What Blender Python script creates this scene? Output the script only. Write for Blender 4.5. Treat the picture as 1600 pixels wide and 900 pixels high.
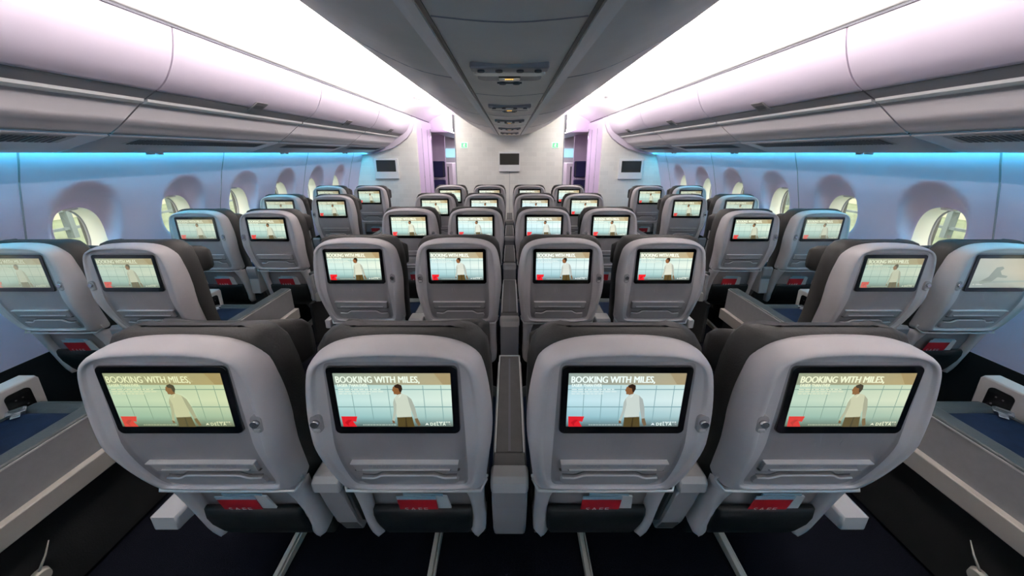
import bpy, bmesh, math, random
from mathutils import Vector, Matrix
random.seed(4)
for o in list(bpy.data.objects): bpy.data.objects.remove(o)
SC = bpy.context.scene
COL = SC.collection
EYE = 1.55                       # camera height above the cabin floor

# ------------------------------------------------------------------ camera
cam_d = bpy.data.cameras.new('camera'); cam = bpy.data.objects.new('camera', cam_d); COL.objects.link(cam)
cam_d.sensor_width = 36; cam_d.lens = 520.61/1600*36
cam_d.shift_x = 0.0024; cam_d.shift_y = -0.0375
cam_d.clip_start = 0.02; cam_d.clip_end = 400
cam.location = (0, 0, EYE); cam.rotation_euler = (math.pi/2 - 0.2828, 0, 0)
SC.camera = cam

# ------------------------------------------------------------------ world, exposure
w = bpy.data.worlds.new('world'); SC.world = w; w.use_nodes = True
bg = w.node_tree.nodes['Background']; bg.inputs[0].default_value = (1.0, 0.97, 0.86, 1); bg.inputs[1].default_value = 3.2
SC.view_settings.view_transform = 'Standard'; SC.view_settings.look = 'None'
SC.view_settings.gamma = 1; SC.view_settings.use_curve_mapping = False
SC.view_settings.exposure = 0.32
TROUGH_W = 120.0      # strength of the aisle light diffusers
COVE_W = 24.0       # strength of the blue cove strips
REAR, BULK = -2.4, 5.93

# ------------------------------------------------------------------ materials
def mat(name, col, rough=.5, metal=0, spec=.5, bump=None, noise=None, emit=None, coat=0, sheen=0):
    m = bpy.data.materials.new(name); m.use_nodes = True; nt = m.node_tree; N = nt.nodes; L = nt.links
    b = N['Principled BSDF']
    b.inputs['Base Color'].default_value = (*col, 1); b.inputs['Roughness'].default_value = rough
    b.inputs['Metallic'].default_value = metal; b.inputs['Specular IOR Level'].default_value = spec
    b.inputs['Coat Weight'].default_value = coat
    if sheen: b.inputs['Sheen Weight'].default_value = sheen
    if emit: b.inputs['Emission Color'].default_value = (*emit[0], 1); b.inputs['Emission Strength'].default_value = emit[1]
    if bump or noise:
        tc = N.new('ShaderNodeTexCoord')
    if noise:   # (scale, amount)
        n = N.new('ShaderNodeTexNoise'); n.inputs['Scale'].default_value = noise[0]; n.inputs['Detail'].default_value = 4
        L.new(tc.outputs['Object'], n.inputs['Vector'])
        mx = N.new('ShaderNodeMix'); mx.data_type = 'RGBA'; mx.blend_type = 'MULTIPLY'
        rmp = N.new('ShaderNodeMapRange'); rmp.inputs[1].default_value = .3; rmp.inputs[2].default_value = .7
        rmp.inputs[3].default_value = 1-noise[1]; rmp.inputs[4].default_value = 1+noise[1]
        L.new(n.outputs[0], rmp.inputs[0]); mx.inputs[0].default_value = 1
        mx.inputs[6].default_value = (*col, 1); L.new(rmp.outputs[0], mx.inputs[7]); L.new(mx.outputs[2], b.inputs['Base Color'])
    if bump:    # (scale, strength)
        n2 = N.new('ShaderNodeTexNoise'); n2.inputs['Scale'].default_value = bump[0]; n2.inputs['Detail'].default_value = 3
        L.new(tc.outputs['Object'], n2.inputs['Vector'])
        bp = N.new('ShaderNodeBump'); bp.inputs['Strength'].default_value = bump[1]; bp.inputs['Distance'].default_value = .002
        L.new(n2.outputs[0], bp.inputs['Height']); L.new(bp.outputs[0], b.inputs['Normal'])
    return m
M = {}
M['shell'] = mat('seat_shell_plastic', (.585, .545, .545), .42, bump=(500, .12), noise=(9, .03))
M['shell2'] = mat('seat_recess_plastic', (.31, .292, .296), .5, bump=(500, .12), noise=(9, .03))
M['ridge'] = mat('seat_ridge_highlight', (.72, .70, .70), .35)  # ridge highlight put into a colour lighter than the shell
M['lip'] = mat('bright_lip', (.78, .77, .75), .3, metal=.35)
M['leather'] = mat('charcoal_leather', (.021, .0195, .018), .6, spec=.35, bump=(180, .5), noise=(20, .12))
M['blue'] = mat('blue_seat_fabric', (.0025, .010, .030), .9, spec=.15, bump=(400, .4), noise=(30, .25))
M['teal'] = mat('dark_teal_leather', (.02, .028, .03), .6, bump=(180, .4))
M['black'] = mat('matte_black_trim', (.009, .009, .009), .85, spec=.2, bump=(200, .2))
M['pocket'] = mat('pocket_vinyl', (.008, .009, .010), .6, spec=.3, bump=(120, .35))
M['bezel'] = mat('gloss_black_bezel', (.006, .006, .007), .16, coat=.3)
M['dim'] = mat('dark_monitor_glass', (.022, .020, .016), .35)
M['chrome'] = mat('clip_metal', (.62, .62, .64), .22, metal=.85)
M['leg'] = mat('leg_metal', (.66, .62, .53), .4, metal=.35)
M['arm'] = mat('armrest_plastic', (.30, .292, .30), .45, bump=(400, .1), noise=(8, .04))
M['armcap'] = mat('armrest_cap', (.46, .45, .445), .4)
M['ledgeface'] = mat('tray_ledge_plastic', (.40, .378, .38), .45)
M['groove'] = mat('tray_groove', (.07, .068, .07), .6)
M['armpad'] = mat('armrest_pad', (.13, .127, .127), .5)
M['sidepanel'] = mat('side_panel_grey', (.20, .198, .205), .5, noise=(40, .04))
M['ledge'] = mat('ledge_warm_grey', (.36, .335, .30), .45)
M['condark'] = mat('console_lid', (.05, .049, .048), .45, noise=(30, .1))
M['conmid'] = mat('console_dark_plastic', (.05, .05, .05), .5)
M['bin'] = mat('bin_plastic', (.70, .61, .73), .42, noise=(2.5, .02), bump=(300, .05))
M['binlow'] = mat('bin_underside_plastic', (.50, .47, .50), .45)
M['binlip'] = mat('bin_handle_strip', (.36, .34, .36), .5)
M['latch'] = mat('latch_plastic', (.24, .225, .24), .5)
M['ceil'] = mat('ceiling_panel', (.88, .84, .80), .55, noise=(5, .04))
M['ceilband'] = mat('ceiling_band', (.88, .87, .87), .5)
M['white'] = mat('white_panel', (.90, .88, .87), .5)
M['wall'] = mat('sidewall_panel', (.82, .72, .90), .5, noise=(3, .02), bump=(200, .06))
M['seam'] = mat('panel_seam', (.10, .10, .12), .7)
M['seamlight'] = mat('panel_seam_light', (.33, .33, .38), .7)
M['reveal'] = mat('window_reveal', (.92, .92, .86), .5)
M['closet'] = mat('closet_panel', (.80, .68, .84), .4)
M['carpet'] = mat('navy_carpet', (.0028, .0034, .0062), 1.0, spec=.05, noise=(220, .7), bump=(600, .8))
M['dado'] = mat('dado_carpet', (.008, .008, .009), 1.0, spec=.05, bump=(500, .5))
M['red'] = mat('card_red', (.42, .012, .02), .45)
M['paper'] = mat('card_paper', (.70, .70, .68), .5)
M['cyanp'] = mat('card_pale_blue', (.33, .52, .60), .5)
M['navy'] = mat('navy_upholstery', (.012, .015, .085), .7, bump=(100, .3))
M['strip'] = mat('dark_rail', (.05, .05, .055), .5)
M['trough'] = mat('aisle_light_diffuser', (.9, .9, .9), .5, emit=((1.0, .93, .90), TROUGH_W))
M['wash'] = mat('added_wash_lens', (.9, .9, .9), .5, emit=((1.0, .95, .90), 140.0))  # added fill glow that brightens the bulkheads
M['entry'] = mat('added_fill_panel', (.9, .9, .9), .5, emit=((1.0, .80, 1.0), 9.0))  # added fill glow for the entry area and far cabin
M['farwin'] = mat('far_blue_light', (.5, .7, .8), .5, emit=((.35, .75, .88), .8))
M['cove'] = mat('blue_cove_strip', (.2, .5, .6), .5, emit=((.07, .62, .90), COVE_W))
M['lens'] = mat('reading_lens', (.75, .75, .73), .3)
M['amber'] = mat('amber_sign', (.1, .05, 0), .5, emit=((1, .55, .08), 1.5))
M['green'] = mat('exit_sign_green', (.10, .4, .2), .5, emit=((.18, .62, .32), .6))
M['signwhite'] = mat('exit_sign_white', (.8, .9, .85), .5, emit=((.75, 1, .85), .7))
# bulkhead cladding: faint quilted tiles
def bulkmat(name, col):
    m = bpy.data.materials.new(name); m.use_nodes = True; nt = m.node_tree; N = nt.nodes; L = nt.links
    b = N['Principled BSDF']; b.inputs['Roughness'].default_value = .5
    tc = N.new('ShaderNodeTexCoord'); sp = N.new('ShaderNodeSeparateXYZ'); cb = N.new('ShaderNodeCombineXYZ')
    L.new(tc.outputs['Object'], sp.inputs[0]); L.new(sp.outputs[0], cb.inputs[0]); L.new(sp.outputs[2], cb.inputs[1])
    br = N.new('ShaderNodeTexBrick'); br.inputs['Scale'].default_value = 3.2
    br.inputs['Mortar Size'].default_value = .012; br.inputs['Mortar Smooth'].default_value = 1
    c2 = tuple(x*.93 for x in col); c3 = tuple(min(1, x*1.05) for x in col)
    br.inputs['Color1'].default_value = (*col, 1); br.inputs['Color2'].default_value = (*c2, 1); br.inputs['Mortar'].default_value = (*c3, 1)
    L.new(cb.outputs[0], br.inputs['Vector'])
    L.new(br.outputs['Color'], b.inputs['Base Color'])
    wv = N.new('ShaderNodeTexNoise'); wv.inputs['Scale'].default_value = 9
    L.new(cb.outputs[0], wv.inputs['Vector'])
    bp = N.new('ShaderNodeBump'); bp.inputs['Strength'].default_value = .25; bp.inputs['Distance'].default_value = .01
    L.new(wv.outputs[0], bp.inputs['Height']); L.new(bp.outputs[0], b.inputs['Normal'])
    return m
M['bulk'] = bulkmat('bulkhead_cladding', (.88, .85, .80))
# glass
g = bpy.data.materials.new('window_glass'); g.use_nodes = True; nt = g.node_tree; nt.nodes.clear()
out = nt.nodes.new('ShaderNodeOutputMaterial'); mx = nt.nodes.new('ShaderNodeMixShader')
tr = nt.nodes.new('ShaderNodeBsdfTransparent'); gl = nt.nodes.new('ShaderNodeBsdfGlossy'); gl.inputs['Roughness'].default_value = .03
tr.inputs[0].default_value = (.96, .97, .95, 1)
mx.inputs[0].default_value = .06; nt.links.new(tr.outputs[0], mx.inputs[1]); nt.links.new(gl.outputs[0], mx.inputs[2]); nt.links.new(mx.outputs[0], out.inputs[0])
M['glass'] = g
# lit seat-back picture: the colours of the picture are a mesh attribute, viewing-angle tint and washing-out are put into the object's colour
pm = bpy.data.materials.new('screen_picture'); pm.use_nodes = True; nt = pm.node_tree; N = nt.nodes; L = nt.links
b = N['Principled BSDF']; b.inputs['Base Color'].default_value = (.01, .01, .01, 1); b.inputs['Roughness'].default_value = .2
at = N.new('ShaderNodeVertexColor'); at.layer_name = 'Col'
oi = N.new('ShaderNodeObjectInfo')
m1 = N.new('ShaderNodeMix'); m1.data_type = 'RGBA'; m1.inputs[6].default_value = (.30, .33, .28, 1)
L.new(oi.outputs['Alpha'], m1.inputs[0]); L.new(at.outputs['Color'], m1.inputs[7])
m2 = N.new('ShaderNodeMix'); m2.data_type = 'RGBA'; m2.blend_type = 'MULTIPLY'; m2.inputs[0].default_value = 1
L.new(m1.outputs[2], m2.inputs[6]); L.new(oi.outputs['Color'], m2.inputs[7])
L.new(m2.outputs[2], b.inputs['Emission Color']); b.inputs['Emission Strength'].default_value = .82
M['picture'] = pm

# ------------------------------------------------------------------ helpers
def link(name, me, parent=None, loc=(0, 0, 0)):
    o = bpy.data.objects.new(name, me); COL.objects.link(o); o.location = loc
    if parent: o.parent = parent
    return o
class MB:
    """collects shapes; build() links them as one mesh object"""
    def __init__(s): s.bm = bmesh.new(); s.mats = []; s.cur = 0
    def use(s, m):
        if m not in s.mats: s.mats.append(m)
        s.cur = s.mats.index(m); return s
    def _f(s, vs, smooth=False):
        try: f = s.bm.faces.new(vs)
        except ValueError: return
        f.material_index = s.cur; f.smooth = smooth
    def box(s, x0, x1, y0, y1, z0, z1, bev=0, seg=2, M4=None):
        r = bmesh.ops.create_cube(s.bm, size=1)['verts']
        for v in r: v.co = Vector(((x0+x1)/2+v.co.x*(x1-x0), (y0+y1)/2+v.co.y*(y1-y0), (z0+z1)/2+v.co.z*(z1-z0)))
        fs = set(f for v in r for f in v.link_faces)
        for f in fs: f.material_index = s.cur
        if bev > 0:
            es = list(set(e for v in r for e in v.link_edges))
            q = bmesh.ops.bevel(s.bm, geom=es, offset=bev, segments=seg, profile=.5, affect='EDGES', clamp_overlap=True)
            for f in q['faces']: f.material_index = s.cur; f.smooth = True
            r = list(set(q['verts']) | set(v for v in r if v.is_valid))
        if M4: bmesh.ops.transform(s.bm, matrix=M4, verts=[v for v in r if v.is_valid])
        return s
    def prism(s, pts, a, b, axis='y', smooth=False, bev=0):
        """closed polygon extruded between a and b; pts = (x,z) for axis y, (y,z) for axis x, (x,y) for axis z"""
        def P(p, t):
            return {'y': (p[0], t, p[1]), 'x': (t, p[0], p[1]), 'z': (p[0], p[1], t)}[axis]
        A = [s.bm.verts.new(P(p, a)) for p in pts]; B = [s.bm.verts.new(P(p, b)) for p in pts]
        n = len(pts); fs = []
        f1 = s.bm.faces.new(A); f2 = s.bm.faces.new(B[::-1]); fs = [f1, f2]
        for i in range(n):
            f = s.bm.faces.new((A[i], B[i], B[(i+1) % n], A[(i+1) % n])); f.smooth = smooth; fs.append(f)
        for f in fs: f.material_index = s.cur
        if bev:
            es = [e for f in (f1, f2) for e in f.edges]
            q = bmesh.ops.bevel(s.bm, geom=es, offset=bev, segments=2, profile=.5, affect='EDGES', clamp_overlap=True)
            for f in q['faces']: f.material_index = s.cur; f.smooth = True
        return s
    def loops(s, Ls, cap0=False, cap1=False, smooth=True, closed=True):
        V = [[s.bm.verts.new(p) for p in l] for l in Ls]; n = len(V[0])
        for a, b_ in zip(V, V[1:]):
            for i in range(n if closed else n-1): s._f((a[i], b_[i], b_[(i+1) % n], a[(i+1) % n]), smooth)
        if cap0: s._f(V[0][::-1], False)
        if cap1: s._f(V[-1], False)
        return s
    def tube(s, path, r, n=10, flat=1, cap=True):
        Ls = []
        P = [Vector(p) for p in path]
        up = Vector((0, 0, 1))
        for i, p in enumerate(P):
            t = (P[min(i+1, len(P)-1)]-P[max(i-1, 0)]).normalized()
            a = t.cross(up)
            if a.length < 1e-3: a = Vector((1, 0, 0))
            a.normalize(); b_ = t.cross(a)
            rr = r[i] if isinstance(r, (list, tuple)) else r
            Ls.append([p+a*rr*math.cos(q*2*math.pi/n)+b_*rr*flat*math.sin(q*2*math.pi/n) for q in range(n)])
        return s.loops(Ls, cap, cap)
    def cyl(s, c, r, h, axis='y', n=20, r2=None):
        r2 = r if r2 is None else r2
        def ring(rr, t):
            o = []
            for q in range(n):
                a = q*2*math.pi/n; u, v = rr*math.cos(a), rr*math.sin(a)
                o.append({'y': (c[0]+u, c[1]+t, c[2]+v), 'x': (c[0]+t, c[1]+u, c[2]+v), 'z': (c[0]+u, c[1]+v, c[2]+t)}[axis])
            return o
        return s.loops([ring(r, 0), ring(r2, h)], True, True)
    def mesh(s, name, m=None, sm=None):
        if m: s.mats = [m] + [x for x in s.mats if x != m] if not s.mats else s.mats
        me = bpy.data.meshes.new(name)
        bmesh.ops.recalc_face_normals(s.bm, faces=s.bm.faces[:])
        s.bm.to_mesh(me); s.bm.free()
        for k in s.mats: me.materials.append(M[k])
        if sm is not None:
            for p in me.polygons: p.use_smooth = sm
        return me
    def build(s, name, parent=None, loc=(0, 0, 0), sm=None): return link(name, s.mesh(name, sm=sm), parent, loc)
def NB(m): return MB().use(m)
def tag(o, label, cat, group=None):
    o['label'] = label; o['category'] = cat
    if group: o['group'] = group
    return o
def empty(name, loc, label, cat, group=None):
    o = bpy.data.objects.new(name, None); o.empty_display_size = .1; COL.objects.link(o); o.location = loc
    return tag(o, label, cat, group)
def struct(o): o['kind'] = 'structure'; return o
def Z(H): return EYE - H
def rrect(x0, x1, z0, z1, r, n=5):
    P = []
    for cx_, cz, a0 in ((x1-r, z1-r, 0), (x0+r, z1-r, 90), (x0+r, z0+r, 180), (x1-r, z0+r, 270)):
        for i in range(n+1):
            a = math.radians(a0+90*i/n); P.append((cx_+r*math.cos(a), cz+r*math.sin(a)))
    return P
def sheet_pts(pts, th, side=1):
    """open section polyline -> closed polygon of thickness th"""
    n = len(pts); off = []
    for i, p in enumerate(pts):
        a = Vector(pts[max(i-1, 0)]); b_ = Vector(pts[min(i+1, n-1)]); t = (b_-a).normalized()
        off.append((p[0]-t.y*th*side, p[1]+t.x*th*side))
    return list(pts)+off[::-1]
def smooth_line(pts, k=6):
    """Catmull-Rom through 2-D points"""
    P = [Vector(p) for p in pts]; o = []
    for i in range(len(P)-1):
        a = P[max(i-1, 0)]; b_ = P[i]; c = P[i+1]; d = P[min(i+2, len(P)-1)]
        for j in range(k):
            t = j/k
            v = .5*((2*b_)+(c-a)*t+(2*a-5*b_+4*c-d)*t*t+(3*b_-a-3*c+d)*t**3)
            o.append(tuple(v))
    o.append(tuple(P[-1])); return o
def interp(tab, x):
    if x <= tab[0][0]: return tab[0][1]
    for (a, va), (b_, vb) in zip(tab, tab[1:]):
        if x <= b_: return va+(vb-va)*(x-a)/(b_-a)
    return tab[-1][1]

# ================================================================== THE SETTING
struct(NB('carpet').box(-2.75, 2.75, REAR-.3, 11.0, -.06, 0).build('floor'))
# centre ceiling: belly-shaped panel hanging between the two light troughs
belly = smooth_line([(-.87, Z(-.612)), (-.65, Z(-.455)), (-.40, Z(-.335)), (-.235, Z(-.298)), (-.18, Z(-.288)), (0, Z(-.275)),
                     (.18, Z(-.288)), (.235, Z(-.298)), (.40, Z(-.335)), (.65, Z(-.455)), (.87, Z(-.612))], 4)
ce = struct(NB('ceil').prism(sheet_pts(belly, .03, 1), REAR, BULK-.02, smooth=True).build('ceiling'))
def belly_z(x):
    return interp([(p[0], p[1]) for p in belly], x)
def on_belly(x0, x1, y0, y1, drop, m, name, n=8, th=.006):
    """a strip that hangs a little below the belly between x0..x1"""
    mb = NB(m); pts = [(x0+(x1-x0)*i/n, belly_z(x0+(x1-x0)*i/n)-drop) for i in range(n+1)]
    return mb.prism(sheet_pts(pts, th+drop, 1), y0, y1)
for s in (-1, 1):
    mb = NB('strip'); a, b_ = sorted((s*.174, s*.186))
    mb.prism(sheet_pts([(a, belly_z(a)-.002), (b_, belly_z(b_)-.002)], .006, 1), REAR, BULK-.02)
    struct(mb.build('trim_1' if s < 0 else 'trim_2'))
    mb = NB('ceilband'); a, b_ = sorted((s*.19, s*.236))
    mb.prism(sheet_pts([(a, belly_z(a)-.004), ((a+b_)/2, belly_z((a+b_)/2)-.004), (b_, belly_z(b_)-.004)], .01, 1), REAR, BULK-.021)
    struct(mb.build('trim_3' if s < 0 else 'trim_4'))
    a, b_ = sorted((s*.858, s*.876))
    struct(NB('strip').prism([(s*.858, Z(-.606)), (s*.880, Z(-.612)), (s*.940, Z(-.655)), (s*.938, Z(-.662)), (s*.875, Z(-.69)), (s*.860, Z(-.69))], REAR, BULK-.02).build('trim_5' if s < 0 else 'trim_6'))  # edge rail; its outer ledge is added to baffle the trough light
# cross seams on the belly
mb = NB('seamlight')
for y in (.84, 1.83, 2.80, 3.76, 4.72):
    for xa, xb in ((-.172, .172),):
        pts = [(xa+(xb-xa)*i/6, belly_z(xa+(xb-xa)*i/6)-.0012) for i in range(7)]
        mb.prism(sheet_pts(pts, .005, 1), y-.003, y+.003)
for y in (1.52, 2.9, 4.3):
    for s in (-1, 1):
        xs = sorted((s*.24, s*.85)); pts = [(xs[0]+(xs[1]-xs[0])*i/10, belly_z(xs[0]+(xs[1]-xs[0])*i/10)-.0015) for i in range(11)]
        mb.prism(sheet_pts(pts, .005, 1), y-.003, y+.003)
struct(mb.build('trim_7'))
# aisle ceilings and light diffusers
for s, nm in ((-1, 'left'), (1, 'right')):
    sec = smooth_line([(s*1.615, Z(-.585)), (s*1.53, Z(-.648)), (s*1.42, Z(-.70)), (s*1.30, Z(-.742)), (s*1.15, Z(-.775)), (s*1.02, Z(-.79)), (s*.90, Z(-.79)), (s*.875, Z(-.775))], 4)
    struct(NB('white').prism(sheet_pts(sec, .02, 1 if s < 0 else -1), REAR, 7.2, smooth=True).build('ceiling_'+nm))
    lamp = NB('trough').prism([(s*.880, Z(-.690)), (s*.925, Z(-.664)), (s*.927, Z(-.667)), (s*.882, Z(-.695))], REAR+.02, BULK-.03).build('aisle_light')
    tag(lamp, f'long glowing warm white light strip behind the ceiling edge above the {nm} aisle', 'ceiling light', 'aisle light troughs')
    T = NB('white').prism([(4.98, Z(-.760)), (5.10, Z(-.755)), (5.11, Z(-.735)), (5.05, Z(-.70)), (4.98, Z(-.73))], *sorted((s*.96, s*1.30)), 'x').build('added_wash_light')  # added fill lamp to brighten the bulkhead, not a known cabin fitting
    tag(T, f'added slim fill light in the {nm} light trough aimed at the forward bulkhead', 'ceiling light', 'added bulkhead fill lights')
    NB('wash').prism([(5.112, Z(-.735)), (5.052, Z(-.699)), (5.055, Z(-.697)), (5.115, Z(-.733))], *sorted((s*.97, s*1.29)), 'x').build('added_lens', T)
    # roof space lid above the trough
    x = sorted((s*.84, s*1.6)); struct(NB('white').box(x[0], x[1], REAR, 11, Z(-.84), Z(-.86)).build('trim_8' if s < 0 else 'trim_9'))
# rear wall behind the camera closes the cabin
struct(NB('white').box(-2.75, 2.75, REAR-.1, REAR, 0, 2.42).build('wall_rear'))

# side walls with scooped window recesses
WX = [(0, 2.495), (.06, 2.515), (.15, 2.55), (.3, 2.592), (.45, 2.635), (.6, 2.668), (.8, 2.69), (1.12, 2.69)]
WC, WP = 2.045, .635
HC, WA, WB = .505, .125, .178          # window centre below eye, half width, half height
def xwall(H): return interp(WX, H)
def surf(dy, H):
    r = math.hypot(dy/.232, (H-.475)/.30)
    rw = .58
    t = max(0, min(1, (r-rw)/(1-rw)))
    xb = 2.70-.155*t**1.25-(3*(r-1) if r > 1 else 0)
    return max(xwall(H), xb)
def wall_side(s, nm):
    mb = NB('wall'); n = 64
    def sup(a, A, B, e=2.6):
        c, s_ = math.cos(a), math.sin(a)
        return (A*math.copysign(abs(c)**(2/e), c), B*math.copysign(abs(s_)**(2/e), s_))
    H0, H1 = 0.0, 1.12
    for k in range(-7, 6):
        yc = WC+WP*k
        inner = [sup(2*math.pi*i/n, WA, WB) for i in range(n)]
        outer = []
        for i in range(n):
            a = 2*math.pi*i/n; c, s_ = math.cos(a), math.sin(a)
            # ray to rectangle, angles remapped so the corners are hit
            A, Bt, Bb = WP/2, HC-H0, H1-HC
            q = i/(n/8)
            def pt(t):   # perimeter walk, eight equal spans: E, SE corner, S ...
                segs = [((A, 0), (A, Bb)), ((A, Bb), (0, Bb)), ((0, Bb), (-A, Bb)), ((-A, Bb), (-A, 0)), ((-A, 0), (-A, -Bt)), ((-A, -Bt), (0, -Bt)), ((0, -Bt), (A, -Bt)), ((A, -Bt), (A, 0))]
                j = int(t) % 8; f = t-int(t); (x0, z0), (x1, z1) = segs[j]
                return (x0+(x1-x0)*f, z0+(z1-z0)*f)
            outer.append(pt(q))
        Ls = []
        K = 14
        for j in range(K+1):
            t = (j/K)**1.15; l = []
            for (a0, b0), (a1, b1) in zip(inner, outer):
                dy = a0+(a1-a0)*t; H = HC+b0+(b1-b0)*t
                l.append((s*surf(dy, H), yc+dy, Z(H)))
            Ls.append(l)
        mb.loops(Ls)
    o = mb.build('wall_'+nm, sm=True); struct(o)
    bmw = bmesh.new(); bmw.from_mesh(o.data); bmesh.ops.remove_doubles(bmw, verts=bmw.verts, dist=1e-4); bmw.to_mesh(o.data); bmw.free()
    # top return into the light cove, last plain bit before the bulkhead, dark dado below
    mb = NB('wall')
    sec = [(s*x, Z(h)) for h, x in WX]
    mb.prism(sheet_pts(sec, .02, -1 if s < 0 else 1), WC+WP*5.5, BULK)
    mb.prism([(s*2.497, Z(0)), (s*2.497, Z(-.09)), (s*2.515, Z(-.09)), (s*2.515, Z(0))], REAR, BULK)
    struct(mb.build('trim_10' if s < 0 else 'trim_11'))
    mb = NB('dado'); sec = [(s*2.688, Z(1.115)), (s*2.66, Z(1.3)), (s*2.62, 0)]
    mb.prism(sheet_pts(sec, .03, -1 if s < 0 else 1), REAR, BULK)
    struct(mb.build('baseboard_'+nm))
    # vertical panel seams
    mb = NB('seamlight')
    for y in (-.78, .49, 1.76, 3.03, 4.30, 5.56):
        sec = [(s*(x-.0015), Z(h)) for h, x in WX]
        mb.prism(sheet_pts(sec, .004, -1 if s < 0 else 1), y-.004, y+.004)
        mb.use('seamlight')
    struct(mb.build('trim_12' if s < 0 else 'trim_13'))
    # roof line shell outside so daylight only enters through the windows
    # windows
    for k in range(-2, 6):
        yc = WC+WP*k
        def ring(f, x, e=2.6):
            return [(x, yc+sup(2*math.pi*i/n, WA*f, 0, e)[0], Z(HC+sup(2*math.pi*i/n, 0, WB*f, e)[1])) for i in range(n)]
        def rim(off):
            o_ = []
            for i in range(n):
                a0, b0 = sup(2*math.pi*i/n, WA, WB); o_.append((s*(surf(a0, HC+b0)+off), yc+a0, Z(HC+b0)))
            return o_
        mb = NB('reveal'); mb.loops([rim(.0), ring(.97, s*2.745), ring(.93, s*2.80), ring(.93, s*2.82)])
        mb.use('seamlight'); mb.loops([ring(.93, s*2.80), ring(.90, s*2.803), ring(.90, s*2.815)])
        W = struct(mb.build(f'window_{k+3+(0 if s < 0 else 8)}'))
        mb = NB('glass'); mb.loops([ring(.915, s*2.815), ring(.915, s*2.818)], True, True); mb.build('window_pane', W, sm=False)
        mb = NB('white'); xx = s*2.70
        mb.box(*sorted((s*2.70, s*2.725)), yc-.032, yc+.032, Z(.343), Z(.330), .004); h = mb.build('shade_handle', W)
wall_side(-1, 'left'); wall_side(1, 'right')
# outer skin around the cabin (keeps daylight out except through windows)
for s, nm in ((-1, 'left'), (1, 'right')):
    mb = NB('strip'); a, b_ = sorted((s*2.83, s*2.86))
    mb.box(a, b_, REAR-.1, 11, -.06, Z(.505+.2)); mb.box(a, b_, REAR-.1, 11, Z(.505-.2), 2.5)
    ys = [WC+WP*k for k in range(-2, 6)]
    edges = [REAR-.1]+[v for y in ys for v in (y-.13, y+.13)]+[11]
    for y0, y1 in zip(edges[::2], edges[1::2]): mb.box(a, b_, y0, y1, Z(.71), Z(.30))
    struct(mb.build('wall_skin_'+nm))
struct(NB('strip').box(-2.86, 2.86, REAR-.1, 11, 2.44, 2.47).build('ceiling_roof'))
# bulkheads
struct(NB('bulk').box(-.915, .915, BULK, BULK+.06, 0, 2.38, .004).build('wall_centre'))
struct(NB('seamlight').box(-.0025, .0025, BULK-.0015, BULK+.01, 0, Z(.31)).build('trim_14'))
for s, i in ((-1, 15), (1, 16)):
    a, b_ = sorted((s*.917, s*.93)); struct(NB('seamlight').box(a, b_, BULK-.01, BULK+.07, 0, Z(-.6)).build(f'trim_{i}'))
for s, nm in ((-1, 'left'), (1, 'right')):
    a, b_ = sorted((s*1.572, s*2.72))
    struct(NB('bulk').box(a, b_, BULK+.0, BULK+.05, 0, Z(-.56), .003).build('wall_front_'+nm))

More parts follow.
